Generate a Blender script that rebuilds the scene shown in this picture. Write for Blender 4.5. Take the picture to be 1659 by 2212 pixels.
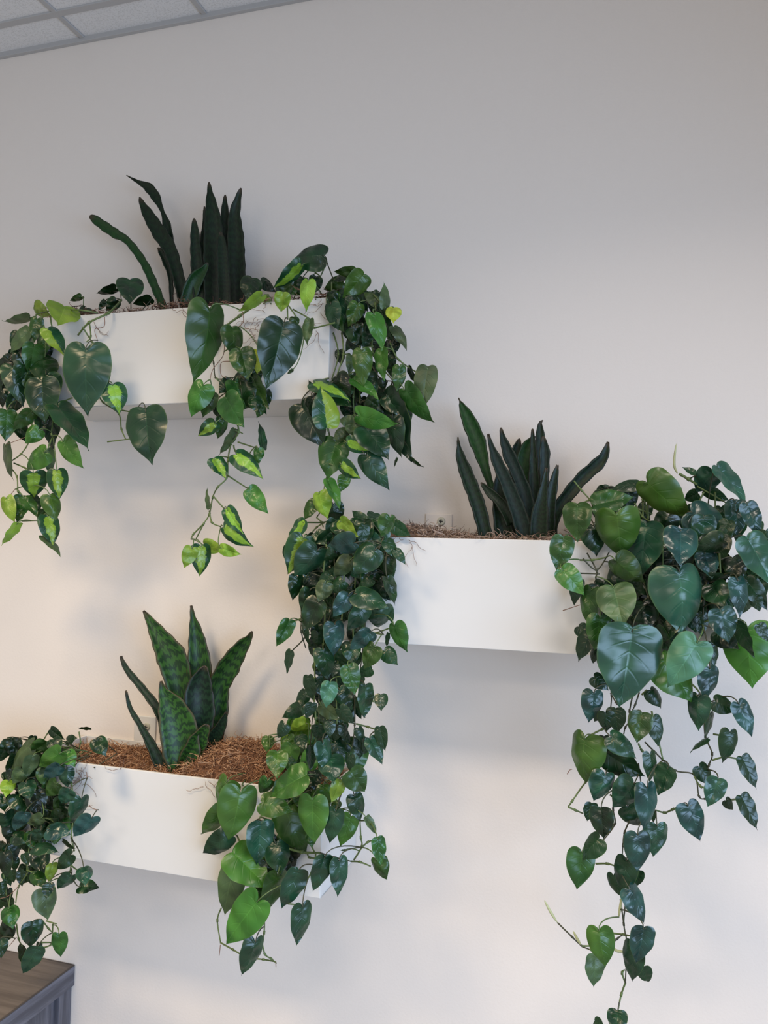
import bpy, bmesh, math, random
from mathutils import Vector, Matrix, noise
random.seed(7)
for o in list(bpy.data.objects): bpy.data.objects.remove(o)
C = bpy.context.scene.collection
S = bpy.context.scene

# ------------------------------------------------------------------ camera
EYE = 1.70
CAM = Vector((0, -1.6648, EYE))
RV = Vector((0.95537439, 0.2945706, 0.02208932))
UV_ = Vector((-0.0109593, -0.03938147, 0.99916415))
FV = Vector((-0.2951943, 0.95481792, 0.03439576))
FPX = 1734.25
cd = bpy.data.cameras.new('camera'); cam = bpy.data.objects.new('camera', cd); C.objects.link(cam)
cam.matrix_world = Matrix(((RV.x, UV_.x, -FV.x, CAM.x), (RV.y, UV_.y, -FV.y, CAM.y), (RV.z, UV_.z, -FV.z, CAM.z), (0, 0, 0, 1)))
cd.sensor_fit = 'VERTICAL'; cd.sensor_height = 36; cd.lens = 36 * FPX / 2212
cd.clip_start = 0.02
S.camera = cam
# ------------------------------------------------------------------ light
S.view_settings.view_transform = 'Standard'; S.view_settings.look = 'None'
S.view_settings.gamma = 1; S.view_settings.use_curve_mapping = False
S.view_settings.exposure = 0.0
w = bpy.data.worlds.new('world'); S.world = w; w.use_nodes = True
w.node_tree.nodes['Background'].inputs[0].default_value = (1.0, 0.95, 0.88, 1)
w.node_tree.nodes['Background'].inputs[1].default_value = 0.54
def area(name, loc, target, sx, sy, power, col, spread=180):
    l = bpy.data.lights.new(name, 'AREA'); l.shape = 'RECTANGLE'; l.size = sx; l.size_y = sy
    l.energy = power; l.color = col; l.spread = math.radians(spread)
    o = bpy.data.objects.new(name, l); C.objects.link(o); o.location = loc
    o.rotation_euler = (Vector(target) - Vector(loc)).to_track_quat('-Z', 'Y').to_euler(); return o
ZC = EYE + 1.2452
area('ceiling_lamp_light', (-1.25, -1.36, ZC - 0.012), (-1.25, -1.36, 0), 0.52, 0.26, 24, (1.0, 0.77, 0.49), 122)
area('ceiling_lamp_light', (0.10, -1.36, ZC - 0.012), (0.10, -1.36, 0), 0.52, 0.26, 14, (1.0, 0.86, 0.74), 134)
area('ceiling_lamp_light', (-1.3, -3.4, ZC - 0.012), (-1.3, -3.4, 0), 1.2, 0.60, 34, (1.0, 0.88, 0.76))
area('window_daylight', (1.58, -2.45, 1.40), (0.4, -2.2, 1.0), 2.9, 1.28, 82, (0.46, 0.67, 1.0), 140)

# ------------------------------------------------------------------ helpers
def ray(x, y): return FV + RV * ((x - 829.5) / FPX) - UV_ * ((y - 1106) / FPX)
def un(x, y, depth):                       # photo point to the place at that distance from the wall
    v = ray(x, y); return CAM + v * ((-depth - CAM.y) / v.y)
def mesh_obj(name, verts, faces, mat, parent=None, smooth=True, uvs=None, link=True):
    me = bpy.data.meshes.new(name); me.from_pydata([tuple(v) for v in verts], [], faces)
    if uvs:
        ul = me.uv_layers.new(name='UVMap')
        for li, l in enumerate(me.loops): ul.data[li].uv = uvs[l.vertex_index]
    me.materials.append(mat)
    if smooth: me.shade_smooth()
    o = bpy.data.objects.new(name, me); C.objects.link(o)
    if parent: o.parent = parent
    return o
def bm_obj(name, bm, mat, parent=None, bevel=0, smooth=False):
    me = bpy.data.meshes.new(name); bmesh.ops.recalc_face_normals(bm, faces=bm.faces); bm.to_mesh(me); bm.free()
    me.materials.append(mat); o = bpy.data.objects.new(name, me); C.objects.link(o)
    if parent: o.parent = parent
    if smooth: me.shade_smooth()
    if bevel:
        m = o.modifiers.new('bevel', 'BEVEL'); m.width = bevel; m.segments = 2; m.limit_method = 'ANGLE'
    return o
def box(bm, x0, x1, y0, y1, z0, z1):
    r = bmesh.ops.create_cube(bm, size=1)
    for v in r['verts']:
        v.co = Vector(((x0 + x1) / 2 + v.co.x * (x1 - x0), (y0 + y1) / 2 + v.co.y * (y1 - y0), (z0 + z1) / 2 + v.co.z * (z1 - z0)))
def tube(V, F, pts, r0, r1=None, n=5, U=None, tone=0):
    if r1 is None: r1 = r0
    base = len(V); m = len(pts); up = Vector((0.13, 0.31, 0.94))
    for i, p in enumerate(pts):
        t = (pts[min(i + 1, m - 1)] - pts[max(i - 1, 0)])
        if t.length < 1e-9: t = Vector((0, 0, 1))
        t.normalize(); a = t.cross(up)
        if a.length < 0.05: a = t.cross(Vector((1, 0, 0)))
        a.normalize(); b = t.cross(a); r = r0 + (r1 - r0) * i / (m - 1) if not callable(r0) else r0(i / (m - 1))
        for k in range(n):
            an = 2 * math.pi * k / n; V.append(p + a * (r * math.cos(an)) + b * (r * math.sin(an)))
            if U is not None: U.append((tone, i / (m - 1)))
    for i in range(m - 1):
        for k in range(n):
            F.append((base + i * n + k, base + i * n + (k + 1) % n, base + (i + 1) * n + (k + 1) % n, base + (i + 1) * n + k))
    F.append(tuple(base + k for k in range(n))[::-1]); F.append(tuple(base + (m - 1) * n + k for k in range(n)))
def smooth_path(pts, sub=5):
    out = []
    P = [pts[0]] + list(pts) + [pts[-1]]
    for i in range(1, len(P) - 2):
        for k in range(sub):
            t = k / sub; a, b, c, d = P[i - 1], P[i], P[i + 1], P[i + 2]
            out.append(0.5 * ((2 * b) + (c - a) * t + (2 * a - 5 * b + 4 * c - d) * t * t + (3 * b - a - 3 * c + d) * t ** 3))
    out.append(pts[-1]); return out
def thing(name, label, cat, loc=(0, 0, 0), group=None):
    o = bpy.data.objects.new(name, None); o.empty_display_size = 0.05; C.objects.link(o); o.location = loc
    o['label'] = label; o['category'] = cat
    if group: o['group'] = group
    return o
def tag(o, label, cat, group=None, kind=None):
    o['label'] = label; o['category'] = cat
    if group: o['group'] = group
    if kind: o['kind'] = kind
    return o
def struct(o): o['kind'] = 'structure'; return o

# ------------------------------------------------------------------ materials
class NT:
    def __init__(s, name):
        s.m = bpy.data.materials.new(name); s.m.use_nodes = True; s.t = s.m.node_tree; s.b = s.t.nodes['Principled BSDF']
    def n(s, typ, **kw):
        nd = s.t.nodes.new(typ)
        for k, v in kw.items():
            if isinstance(k, str) and hasattr(nd, k): setattr(nd, k, v)
        return nd
    def l(s, a, b): s.t.links.new(a, b)
    def math(s, op, a, b=None, clamp=False):
        nd = s.t.nodes.new('ShaderNodeMath'); nd.operation = op; nd.use_clamp = clamp
        for i, v in enumerate((a, b)):
            if v is None: continue
            if isinstance(v, (int, float)): nd.inputs[i].default_value = v
            else: s.l(v, nd.inputs[i])
        return nd.outputs[0]
    def mix(s, f, a, b):
        nd = s.t.nodes.new('ShaderNodeMix'); nd.data_type = 'RGBA'
        if isinstance(f, (int, float)): nd.inputs[0].default_value = f
        else: s.l(f, nd.inputs[0])
        for i, v in ((6, a), (7, b)):
            if isinstance(v, tuple): nd.inputs[i].default_value = (*v[:3], 1)
            else: s.l(v, nd.inputs[i])
        return nd.outputs[2]
    def noise(s, scale, detail=3, co=None, rough=.5):
        nd = s.t.nodes.new('ShaderNodeTexNoise'); nd.inputs['Scale'].default_value = scale; nd.inputs['Detail'].default_value = detail
        nd.inputs['Roughness'].default_value = rough
        if co is not None: s.l(co, nd.inputs['Vector'])
        return nd.outputs['Fac']
    def bump(s, h, dist, strength=1):
        nd = s.t.nodes.new('ShaderNodeBump'); nd.inputs['Distance'].default_value = dist; nd.inputs['Strength'].default_value = strength
        s.l(h, nd.inputs['Height']); s.l(nd.outputs[0], s.b.inputs['Normal'])
    def smooth(s, v, lo, hi):
        nd = s.t.nodes.new('ShaderNodeMapRange'); nd.interpolation_type = 'SMOOTHSTEP'; s.l(v, nd.inputs[0])
        nd.inputs[1].default_value = lo; nd.inputs[2].default_value = hi; return nd.outputs[0]
    def co(s, which='Object'): return s.t.nodes.new('ShaderNodeTexCoord').outputs[which]
    def geo(s): return s.t.nodes.new('ShaderNodeNewGeometry').outputs['Position']
    def scaled(s, co, v):
        nd = s.t.nodes.new('ShaderNodeMapping'); nd.inputs['Scale'].default_value = v; s.l(co, nd.inputs[0]); return nd.outputs[0]

def simple(name, col, rough=.5, metal=0, spec=.5):
    k = NT(name); k.b.inputs['Base Color'].default_value = (*col, 1); k.b.inputs['Roughness'].default_value = rough
    k.b.inputs['Metallic'].default_value = metal; k.b.inputs['Specular IOR Level'].default_value = spec; return k.m
def wall_mat():
    k = NT('wall_paint'); g = k.geo()
    k.l(k.mix(k.noise(1.7, 2, g), (.745, .68, .615), (.77, .705, .64)), k.b.inputs['Base Color'])
    k.b.inputs['Roughness'].default_value = .62; k.b.inputs['Specular IOR Level'].default_value = .25
    k.bump(k.noise(170, 3, g), .0006, .55); return k.m
def tile_mat():
    k = NT('ceiling_tile'); g = k.geo(); n = k.noise(260, 2, g)
    k.l(k.mix(k.smooth(n, .36, .5), (.60, .60, .595), (.70, .70, .70)), k.b.inputs['Base Color'])
    k.b.inputs['Roughness'].default_value = .95; k.bump(n, .002, .6); return k.m
def planter_mat():
    k = NT('white_planter_paint'); g = k.geo()
    k.l(k.mix(k.noise(5, 2, g), (.63, .625, .605), (.67, .665, .645)), k.b.inputs['Base Color'])
    k.b.inputs['Roughness'].default_value = .42; k.bump(k.noise(35, 2, g), .0006, .3); return k.m
def wood_mat(name, c1, c2, rough, sc):
    k = NT(name); g = k.geo(); n = k.noise(1.0, 6, k.scaled(g, sc), .65)
    n2 = k.noise(1.0, 3, k.scaled(g, tuple(a * .22 for a in sc)))
    f = k.math('ADD', k.math('MULTIPLY', n, .6), k.math('MULTIPLY', n2, .4))
    k.l(k.mix(k.smooth(f, .36, .64), c1, c2), k.b.inputs['Base Color']); k.b.inputs['Roughness'].default_value = rough
    k.bump(n, .0008, .5); return k.m
M_wall = wall_mat(); M_tile = tile_mat(); M_grid = simple('ceiling_grid_paint', (.41, .405, .40), .55)
M_planter = planter_mat(); M_screw = simple('zinc_screw', (.50, .50, .42), .4, .3); M_slot = simple('screw_recess', (.04, .04, .04), .6)
M_top = wood_mat('weathered_laminate', (.075, .058, .046), (.135, .11, .09), .5, (4, 60, 60))
M_side = wood_mat('weathered_laminate_side_daylight_tint', (.06, .06, .075), (.16, .16, .19), .5, (60, 60, 5))  # same laminate as the top, blue window light painted into the colour
M_apron = wood_mat('weathered_laminate_edge_daylight_tint', (.06, .06, .075), (.16, .16, .19), .5, (60, 5, 60))  # slab edge, carries the same painted-in blue daylight as the side
M_edge = simple('dark_edge_band', (.05, .04, .035), .5)
M_floor = simple('carpet_grey', (.33, .30, .27), .95)

# leaf kinds: (base, light/vein, variegation, lime, roughness)
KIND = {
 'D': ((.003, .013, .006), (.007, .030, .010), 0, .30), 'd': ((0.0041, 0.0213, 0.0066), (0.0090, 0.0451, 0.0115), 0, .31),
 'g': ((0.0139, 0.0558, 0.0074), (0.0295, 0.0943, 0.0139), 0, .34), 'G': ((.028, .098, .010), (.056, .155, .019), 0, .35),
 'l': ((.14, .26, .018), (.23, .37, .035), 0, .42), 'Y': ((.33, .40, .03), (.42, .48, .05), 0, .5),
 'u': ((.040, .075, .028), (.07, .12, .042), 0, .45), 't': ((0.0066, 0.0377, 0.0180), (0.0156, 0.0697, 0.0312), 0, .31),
 'b': ((0.0082, 0.0369, 0.0312), (0.0180, 0.0697, 0.0541), 0, .28), 'B': ((.016, .062, .038), (.030, .105, .055), 0, .29),  # b and B: green leaves with the blue window reflection mixed into their colour
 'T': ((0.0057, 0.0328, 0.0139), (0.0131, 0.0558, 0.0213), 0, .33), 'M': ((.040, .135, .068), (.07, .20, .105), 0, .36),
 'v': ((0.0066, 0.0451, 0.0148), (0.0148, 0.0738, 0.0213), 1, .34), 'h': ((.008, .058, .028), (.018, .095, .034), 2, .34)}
def leaf_mat(key):
    c, c2, var, rough = KIND[key]
    k = NT('philodendron_leaf_' + {'D': 'deepest', 'd': 'dark', 'g': 'mid', 'G': 'fresh', 'l': 'lime', 'Y': 'yellow', 'u': 'olive', 't': 'teal', 'b': 'reflection_tinted', 'B': 'broad_reflection_tinted', 'T': 'old', 'M': 'mint', 'v': 'variegated', 'h': 'half_variegated'}[key])
    uv = k.co('UV'); sep = k.n('ShaderNodeSeparateXYZ'); k.l(uv, sep.inputs[0]); U, V = sep.outputs[0], sep.outputs[1]
    s = k.math('SUBTRACT', U, .5); r = k.math('MULTIPLY', k.math('ABSOLUTE', s), 2)      # 0 midrib, 1 edge
    obj = k.co('Object'); info = k.n('ShaderNodeObjectInfo'); rnd = info.outputs['Random']
    off = k.n('ShaderNodeVectorMath'); off.operation = 'ADD'; k.l(obj, off.inputs[0]); cx = k.n('ShaderNodeCombineXYZ')
    k.l(k.math('MULTIPLY', rnd, 37), cx.inputs[0]); k.l(k.math('MULTIPLY', rnd, 11), cx.inputs[1]); k.l(cx.outputs[0], off.inputs[1]); P = off.outputs[0]
    n1 = k.noise(2.2, 1, P)
    col = k.mix(k.smooth(n1, .35, .7), c, c2)
    if var:
        n2 = k.noise(5, 4, P, .6)
        dist = r if var == 1 else k.math('ADD', k.math('MULTIPLY', s, -2), .45)
        e = k.math('ADD', dist, k.math('MULTIPLY', k.math('SUBTRACT', n2, .5), .9))
        nz = k.noise(1.3, 1, P)
        limec = k.mix(nz, (.14, .28, .022), (.23, .37, .036))
        col = k.mix(k.smooth(e, .50, .38), col, limec)
    ve = k.math('PINGPONG', k.math('SUBTRACT', k.math('MULTIPLY', V, 9), k.math('MULTIPLY', r, 1.5)), .5)   # lateral veins
    vein = k.math('MULTIPLY', k.smooth(ve, .13, .0), k.smooth(r, .9, .3))
    mid = k.smooth(r, .045, .0)
    lit = k.math('MAXIMUM', k.math('MULTIPLY', vein, .06), k.math('MULTIPLY', mid, .28), True)
    col = k.mix(lit, col, tuple(min(1, a * 1.8 + .01) for a in c2))
    edge = k.smooth(r, .93, 1.0); col = k.mix(k.math('MULTIPLY', edge, .35), col, (.09, .15, .03))
    hs = k.n('ShaderNodeHueSaturation'); k.l(col, hs.inputs['Color'])
    k.l(k.math('ADD', k.math('MULTIPLY', rnd, .03), .485), hs.inputs['Hue']); k.l(k.math('ADD', k.math('MULTIPLY', rnd, .5), .78), hs.inputs['Value'])
    k.l(hs.outputs[0], k.b.inputs['Base Color']); k.b.inputs['Roughness'].default_value = rough
    k.b.inputs['Specular IOR Level'].default_value = .55
    h = k.math('SUBTRACT', k.math('MULTIPLY', k.noise(3.0, 0, P), .8), k.math('MULTIPLY', vein, .02))
    k.bump(h, .032, .5)
    tr = k.n('ShaderNodeBsdfTranslucent'); k.l(hs.outputs[0], tr.inputs[0]); mx = k.n('ShaderNodeMixShader'); mx.inputs[0].default_value = .12
    out = k.t.nodes['Material Output']; k.l(k.b.outputs[0], mx.inputs[1]); k.l(tr.outputs[0], mx.inputs[2]); k.l(mx.outputs[0], out.inputs[0])
    return k.m
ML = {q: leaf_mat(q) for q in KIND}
M_stem = simple('green_stem', (.10, .15, .045), .5); M_stemd = simple('brown_green_stem', (.045, .05, .025), .5)
M_pet = simple('petiole_green', (.085, .14, .045), .45); M_root = simple('aerial_root', (.20, .11, .075), .8)
M_bud = simple('pale_sheath', (.40, .42, .22), .55)

def snake_mat(name, base, light, band, edge, bscale=16):
    k = NT(name); uv = k.co('UV'); sep = k.n('ShaderNodeSeparateXYZ'); k.l(uv, sep.inputs[0]); U, V = sep.outputs[0], sep.outputs[1]
    info = k.n('ShaderNodeObjectInfo'); rnd = info.outputs['Random']
    cx = k.n('ShaderNodeCombineXYZ'); k.l(k.math('ADD', k.math('MULTIPLY', U, .9), k.math('MULTIPLY', rnd, 9)), cx.inputs[0]); k.l(k.math('MULTIPLY', V, 1), cx.inputs[1]); k.l(rnd, cx.inputs[2])
    warp = k.noise(7, 4, cx.outputs[0], .65); wsm = k.noise(2.4, 2, cx.outputs[0])
    ph = k.math('ADD', k.math('MULTIPLY', V, bscale), k.math('ADD', k.math('MULTIPLY', warp, 2.8), k.math('MULTIPLY', wsm, 1.5)))
    wv = k.math('PINGPONG', ph, .5); st = k.smooth(wv, .16, .34)
    col = k.mix(k.math('MULTIPLY', st, band), light, base)
    r = k.math('MULTIPLY', k.math('ABSOLUTE', k.math('SUBTRACT', U, .5)), 2)
    col = k.mix(k.smooth(r, .88, .97), col, edge)
    k.l(k.mix(k.smooth(V, .93, 1.0), col, (.05, .035, .02)), k.b.inputs['Base Color'])
    k.b.inputs['Roughness'].default_value = .42; k.b.inputs['Specular IOR Level'].default_value = .32; k.bump(warp, .002, .3); return k.m
MS_dark = snake_mat('snake_leaf_dark', (.0018, .0075, .003), (.0045, .020, .006), .8, (.006, .012, .005))
MS_blue = snake_mat('snake_leaf_blue_green', (.002, .009, .007), (.005, .019, .013), .8, (.008, .015, .008))
MS_green = snake_mat('snake_leaf_green', (.006, .034, .007), (.012, .055, .010), .7, (.012, .03, .009))
MS_band = snake_mat('snake_leaf_banded', (.005, .026, .007), (.023, .082, .012), .95, (.045, .042, .018), 12)
MS_bandd = snake_mat('snake_leaf_banded_dark', (.004, .013, .008), (.010, .032, .015), .9, (.02, .022, .012), 12)

# ------------------------------------------------------------------ room
def zc(v): return v + EYE
bm = bmesh.new(); box(bm, -4.2, 1.7, 0, .12, 0, ZC + .05); struct(bm_obj('wall_back', bm, M_wall))
bm = bmesh.new(); box(bm, -4.2, 1.7, -4.6, .12, -.08, 0); struct(bm_obj('floor', bm, M_floor))
WY0, WY1, WZ0, WZ1 = -3.95, -.95, .74, 2.06
bm = bmesh.new()
box(bm, 1.6, 1.72, -4.6, WY0, 0, ZC + .05); box(bm, 1.6, 1.72, WY1, 0, 0, ZC + .05)
box(bm, 1.6, 1.72, WY0, WY1, 0, WZ0); box(bm, 1.6, 1.72, WY0, WY1, WZ1, ZC + .05)
struct(bm_obj('wall_right', bm, M_wall))
bm = bmesh.new()
for a in (WY0, (WY0 + WY1) / 2 - .02, WY1 - .04): box(bm, 1.63, 1.68, a, a + .04, WZ0, WZ1)
box(bm, 1.63, 1.68, WY0, WY1, WZ0, WZ0 + .04); box(bm, 1.63, 1.68, WY0, WY1, WZ1 - .04, WZ1)
struct(bm_obj('window_1', bm, M_planter))
S0, TX = .3451, -1.3320
bm = bmesh.new(); ys = [-.105 - .3451 * 2 * i for i in range(7)]
xs = [TX + S0 * i for i in range(-8, 9)]
yy = [.0] + ys
for i in range(len(xs) - 1):
    for j in range(len(yy) - 1):
        box(bm, xs[i] + .006, xs[i + 1] - .006, yy[j + 1] + .006, yy[j] - .006, ZC, ZC + .012)
struct(bm_obj('ceiling', bm, M_tile, bevel=.002))
bm = bmesh.new()
for x in xs: box(bm, x - .0065, x + .0065, -4.5, 0, ZC - .004, ZC + .02)
for y in ys: box(bm, xs[0], xs[-1], y - .0095, y + .0095, ZC - .0045, ZC + .02)
struct(bm_obj('trim_1', bm, M_grid, bevel=.001))
bm = bmesh.new(); box(bm, -4.2, 1.6, -.011, 0, ZC - .012, ZC + .02); struct(bm_obj('trim_2', bm, M_grid, bevel=.001))
bm = bmesh.new(); box(bm, -4.2, 1.6, -.014, 0, 0, .1); struct(bm_obj('baseboard_back', bm, M_planter, bevel=.003))

# ------------------------------------------------------------------ planters
W, H, D = .6952, .2, .2077
BX = {1: (-1.2655, zc(.2737)), 2: (-.5566, zc(-.1946)), 3: (-1.2568, zc(-.688))}
BL = {1: 'white wall planter with variegated vines, highest on the wall, under the ceiling corner',
      2: 'white wall planter between the other two, right of them, blue-green leaves over its right end',
      3: 'white wall planter above the wood cabinet, lowest of the three'}
for i, (x, z) in BX.items():
    t = thing('wall_planter', BL[i], 'planter', (x, 0, z), 'white rectangular planters on the wall')
    bm = bmesh.new(); th = .006
    box(bm, 0, W, -D, -D + th, 0, H); box(bm, 0, W, -th, -.0005, 0, H); box(bm, 0, th, -D + th, -th, 0, H); box(bm, W - th, W, -D + th, -th, 0, H)
    box(bm, th, W - th, -D + th, -th, 0.0, th)
    bmesh.ops.remove_doubles(bm, verts=bm.verts, dist=1e-5)
    bm_obj('planter_body', bm, M_planter, t, bevel=.0012)
    for tx in (.165, W - .165):
        bm = bmesh.new(); box(bm, tx - .029, tx + .029, -.005, -.0005, H - .004, H + .060 if i == 3 else H + .052)
        tb = bm_obj('mounting_tab', bm, M_planter if i == 3 else M_wall, t, bevel=.002)
        bm = bmesh.new(); bmesh.ops.create_cone(bm, cap_ends=True, segments=28, radius1=.0092, radius2=.0078, depth=.004, matrix=Matrix.Translation((tx + .006, -.007, H + .036)) @ Matrix.Rotation(math.pi / 2, 4, 'X'))
        sc = bm_obj('screw', bm, M_screw, tb, bevel=.0005)
    # (dark cross recess sits in the screw head)
        bm = bmesh.new()
        for a in (0.1, 0.1 + math.pi / 2):
            r = bmesh.ops.create_cube(bm, size=1); mt = Matrix.Translation((tx + .006, -.0092, H + .036)) @ Matrix.Rotation(a, 4, 'Y') @ Matrix.Diagonal((.0085, .0012, .0022, 1))
            bmesh.ops.transform(bm, matrix=mt, verts=r['verts'])
        sl = bm_obj('cross_recess', bm, M_slot, tb)

# ------------------------------------------------------------------ moss mulch
def moss_mat(name, a, b, c):
    k = NT(name); sep = k.n('ShaderNodeSeparateXYZ'); k.l(k.co('UV'), sep.inputs[0])
    col = k.mix(k.smooth(sep.outputs[0], 0, .6), a, b); k.l(k.mix(k.smooth(sep.outputs[0], .6, 1), col, c), k.b.inputs['Base Color'])
    k.b.inputs['Roughness'].default_value = .85; return k.m
MM = {3: moss_mat('brown_moss', (.13, .055, .025), (.36, .18, .09), (.62, .40, .24)), 2: moss_mat('grey_moss', (.12, .075, .05), (.30, .20, .145), (.52, .40, .32)),
      1: moss_mat('red_brown_moss', (.07, .03, .02), (.19, .09, .055), (.40, .27, .19))}
def moss(i, hfun, n, label):
    x0, z0 = BX[i]; V, F, U = [], [], []; rim = z0 + H
    nx, ny = 60, 12                                             # matted bed
    for a in range(nx + 1):
        for b in range(ny + 1):
            x = x0 + .008 + (W - .016) * a / nx; y = -D + .008 + (D - .016) * b / ny
            V.append(Vector((x, y, rim + (hfun(x - x0, (y + D) / D) - .006 + .004 * noise.noise(Vector((x * 60, y * 60, i))) if b else -.02)))); U.append((.1, .5))
    for a in range(nx):
        for b in range(ny):
            q = a * (ny + 1) + b; F.append((q, q + ny + 1, q + ny + 2, q + 1))
    for _ in range(n):
        x = x0 + random.uniform(.01, W - .01); y = -D + random.uniform(.004, D - .008)
        h = hfun(x - x0, (y + D) / D)
        if h < -.02 and random.random() < .6: continue
        p = Vector((x, y, rim + h + random.uniform(-.006, .003))); d = Vector((random.uniform(-1, 1), random.uniform(-1, 1), random.uniform(-.3, .5))).normalized()
        ax = Vector((random.uniform(-1, 1), random.uniform(-1, 1), random.uniform(-1, 1))).normalized(); pts = [p]; st = random.uniform(.0028, .0052)
        for s_ in range(random.randint(5, 9) + (5 if random.random() < .3 else 0)):
            d = (Matrix.Rotation(random.uniform(-.2, .9), 3, ax) @ d); d.z *= .8; q = pts[-1] + d * st
            hh = rim + hfun(q.x - x0, (q.y + D) / D)
            if q.z < hh - .006: q.z = hh - .004
            q.y = min(q.y, -.008)
            if q.y < -D + .007 and q.z < rim + .003: q.y = -D + .008
            q.x = min(max(q.x, x0 + .008), x0 + W - .008); pts.append(q)
        tube(V, F, pts, random.uniform(.0005, .0011), .0004, 3, U, random.random())
    return tag(mesh_obj('moss_mulch', V, F, MM[i], uvs=U), label, 'moss mulch', kind='stuff')
def h3(x, y):
    g = lambda c, s: math.exp(-((x - c) / s) ** 2)
    return -.020 + .016 * g(.15, .10) * math.sin(math.pi * min(1, max(0, y))) ** .7 + .072 * g(.47, .12) * math.sin(math.pi * min(1, max(0, y * .9 + .05))) ** .6
def h2(x, y): return -.003 + .024 * math.exp(-((x - .14) / .085) ** 2) * math.sin(math.pi * min(1, max(0, y * .85 + .1))) ** .6 + .006 * math.exp(-((x - .4) / .1) ** 2)
def h1(x, y): return .002 + .012 * math.exp(-((x - .35) / .08) ** 2) + .006 * math.exp(-((x - .12) / .06) ** 2) + .012 * math.exp(-((x - .66) / .03) ** 2)
moss(3, h3, 5200, 'brown curly moss mulch heaped in the lowest white planter')
moss(2, h2, 2600, 'grey-brown straw moss poking over the rim of the middle-height planter')
moss(1, h1, 2400, 'thin reddish moss showing along the rim of the highest planter')

# ------------------------------------------------------------------ cabinet
cx0, cx1, cz = -2.95, -1.2654, zc(-1.0348); cyf = -.52
t = thing('wood_cabinet', 'grey-brown wood-grain cabinet against the wall in the bottom left corner', 'cabinet', (-2.1, -.26, 0))
loc = Vector((2.1, .26, 0))
def cbox(name, dims, mat, parent=t, bevel=.0015):
    bm = bmesh.new(); box(bm, dims[0] + 2.1, dims[1] + 2.1, dims[2] + .26, dims[3] + .26, dims[4], dims[5]); return bm_obj(name, bm, mat, parent, bevel)
cbox('top', (cx0, cx1, cyf, -.002, cz - .048, cz), M_top)
e = cbox('edge_band', (cx1 - .001, cx1 + .0012, cyf, -.002, cz - .048, cz - .002), M_apron)
cbox('edge_line', (cx1 - .004, cx1 + .0016, cyf - .001, -.002, cz - .0022, cz + .0006), M_edge)
cbox('edge_line', (cx0, cx1 - .004, -.006, -.0018, cz - .002, cz + .0008), M_edge)
cbox('rear_post', (cx1 - .05, cx1 - .006, -.045, -.002, .0, cz - .049), M_side)
cbox('front_post', (cx1 - .05, cx1 - .006, cyf + .01, cyf + .055, .0, cz - .049), M_side)
cbox('side_panel', (cx1 - .035, cx1 - .018, cyf + .056, -.046, .05, cz - .049), M_side)
cbox('front_panel', (cx0 + .06, cx1 - .051, cyf + .02, cyf + .04, .05, cz - .049), M_side)
cbox('left_panel', (cx0 + .01, cx0 + .03, cyf + .02, -.002, .0, cz - .049), M_side)

# ------------------------------------------------------------------ snake plants
def blade(parent, pts, depth, mat, lean=0, name='leaf'):
    P = [(p[0], p[1]) for p in pts]; n = len(P)
    dd = depth if isinstance(depth, (list, tuple)) else (depth, depth + lean)
    c3 = [un(P[i][0], P[i][1], dd[0] + (dd[1] - dd[0]) * i / (n - 1)) for i in range(n)]
    pc = smooth_path(c3, 7); m = len(pc); V, F, U = [], [], []
    ws = [p[2] for p in pts]; NU = 8; L = 0; acc = [0]
    for i in range(1, m): L += (pc[i] - pc[i - 1]).length; acc.append(L)
    tw = random.uniform(-.35, .35)
    for i, p in enumerate(pc):
        f = i / (m - 1) * (n - 1); a = min(int(f), n - 2); fr = f - a; fr = fr if a < n - 2 else fr
        wd = (ws[a] * (1 - fr) + ws[a + 1] * fr)
        v = (CAM - p); dist = -(p - CAM).dot(FV) * -1; wd = wd * dist / FPX
        tan = (pc[min(i + 1, m - 1)] - pc[max(i - 1, 0)]).normalized(); vn = v.normalized()
        side = tan.cross(vn).normalized(); nor = side.cross(tan).normalized()
        if nor.dot(vn) < 0: nor = -nor
        wav = .0009 * math.sin(acc[i] * 190 + tw * 9)
        for s_ in range(NU + 1):
            q = s_ / NU * 2 - 1
            V.append(p + side * (q * wd * .5 + (wav if abs(q) > .8 else 0) * q) + nor * (wd * .22 * (q * q - .4) + tw * q * wd * .25)); U.append((s_ / NU, acc[i] / L))
    for i in range(m - 1):
        for s_ in range(NU):
            q = i * (NU + 1) + s_; F.append((q, q + 1, q + NU + 2, q + NU + 1))
    org = V[NU // 2].copy(); rl = Vector(parent.location)
    o = mesh_obj(name, [v - org for v in V], F, mat, parent, uvs=U); o.location = org - rl
    md = o.modifiers.new('thick', 'SOLIDIFY'); md.thickness = .0022; md.offset = -1
    return o
def tl(x0, y0, s, pts): return [(x0 + p[0] / s, y0 + p[1] / s, p[2] / s) for p in pts]
SG = 'snake plants standing in the planters'
def snake(label, box_i, px, blades, tile):
    b = un(px, 1000, .1); t = thing('snake_plant', label, 'snake plant', (b.x, -.1, BX[box_i][1] + H - .03), SG)
    for pts, dep, lean, mat in blades:
        pp = tl(*tile, pts); g = un(pp[0][0], pp[0][1], dep)
        # carry the base down into the planter
        blade(t, pp, dep, mat, lean)
    return t
TA = (0, 350, 3.318); TB = (380, 350, 2.765); TE = (900, 830, 3.318); TH = (0, 1280, 2.765)
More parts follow.
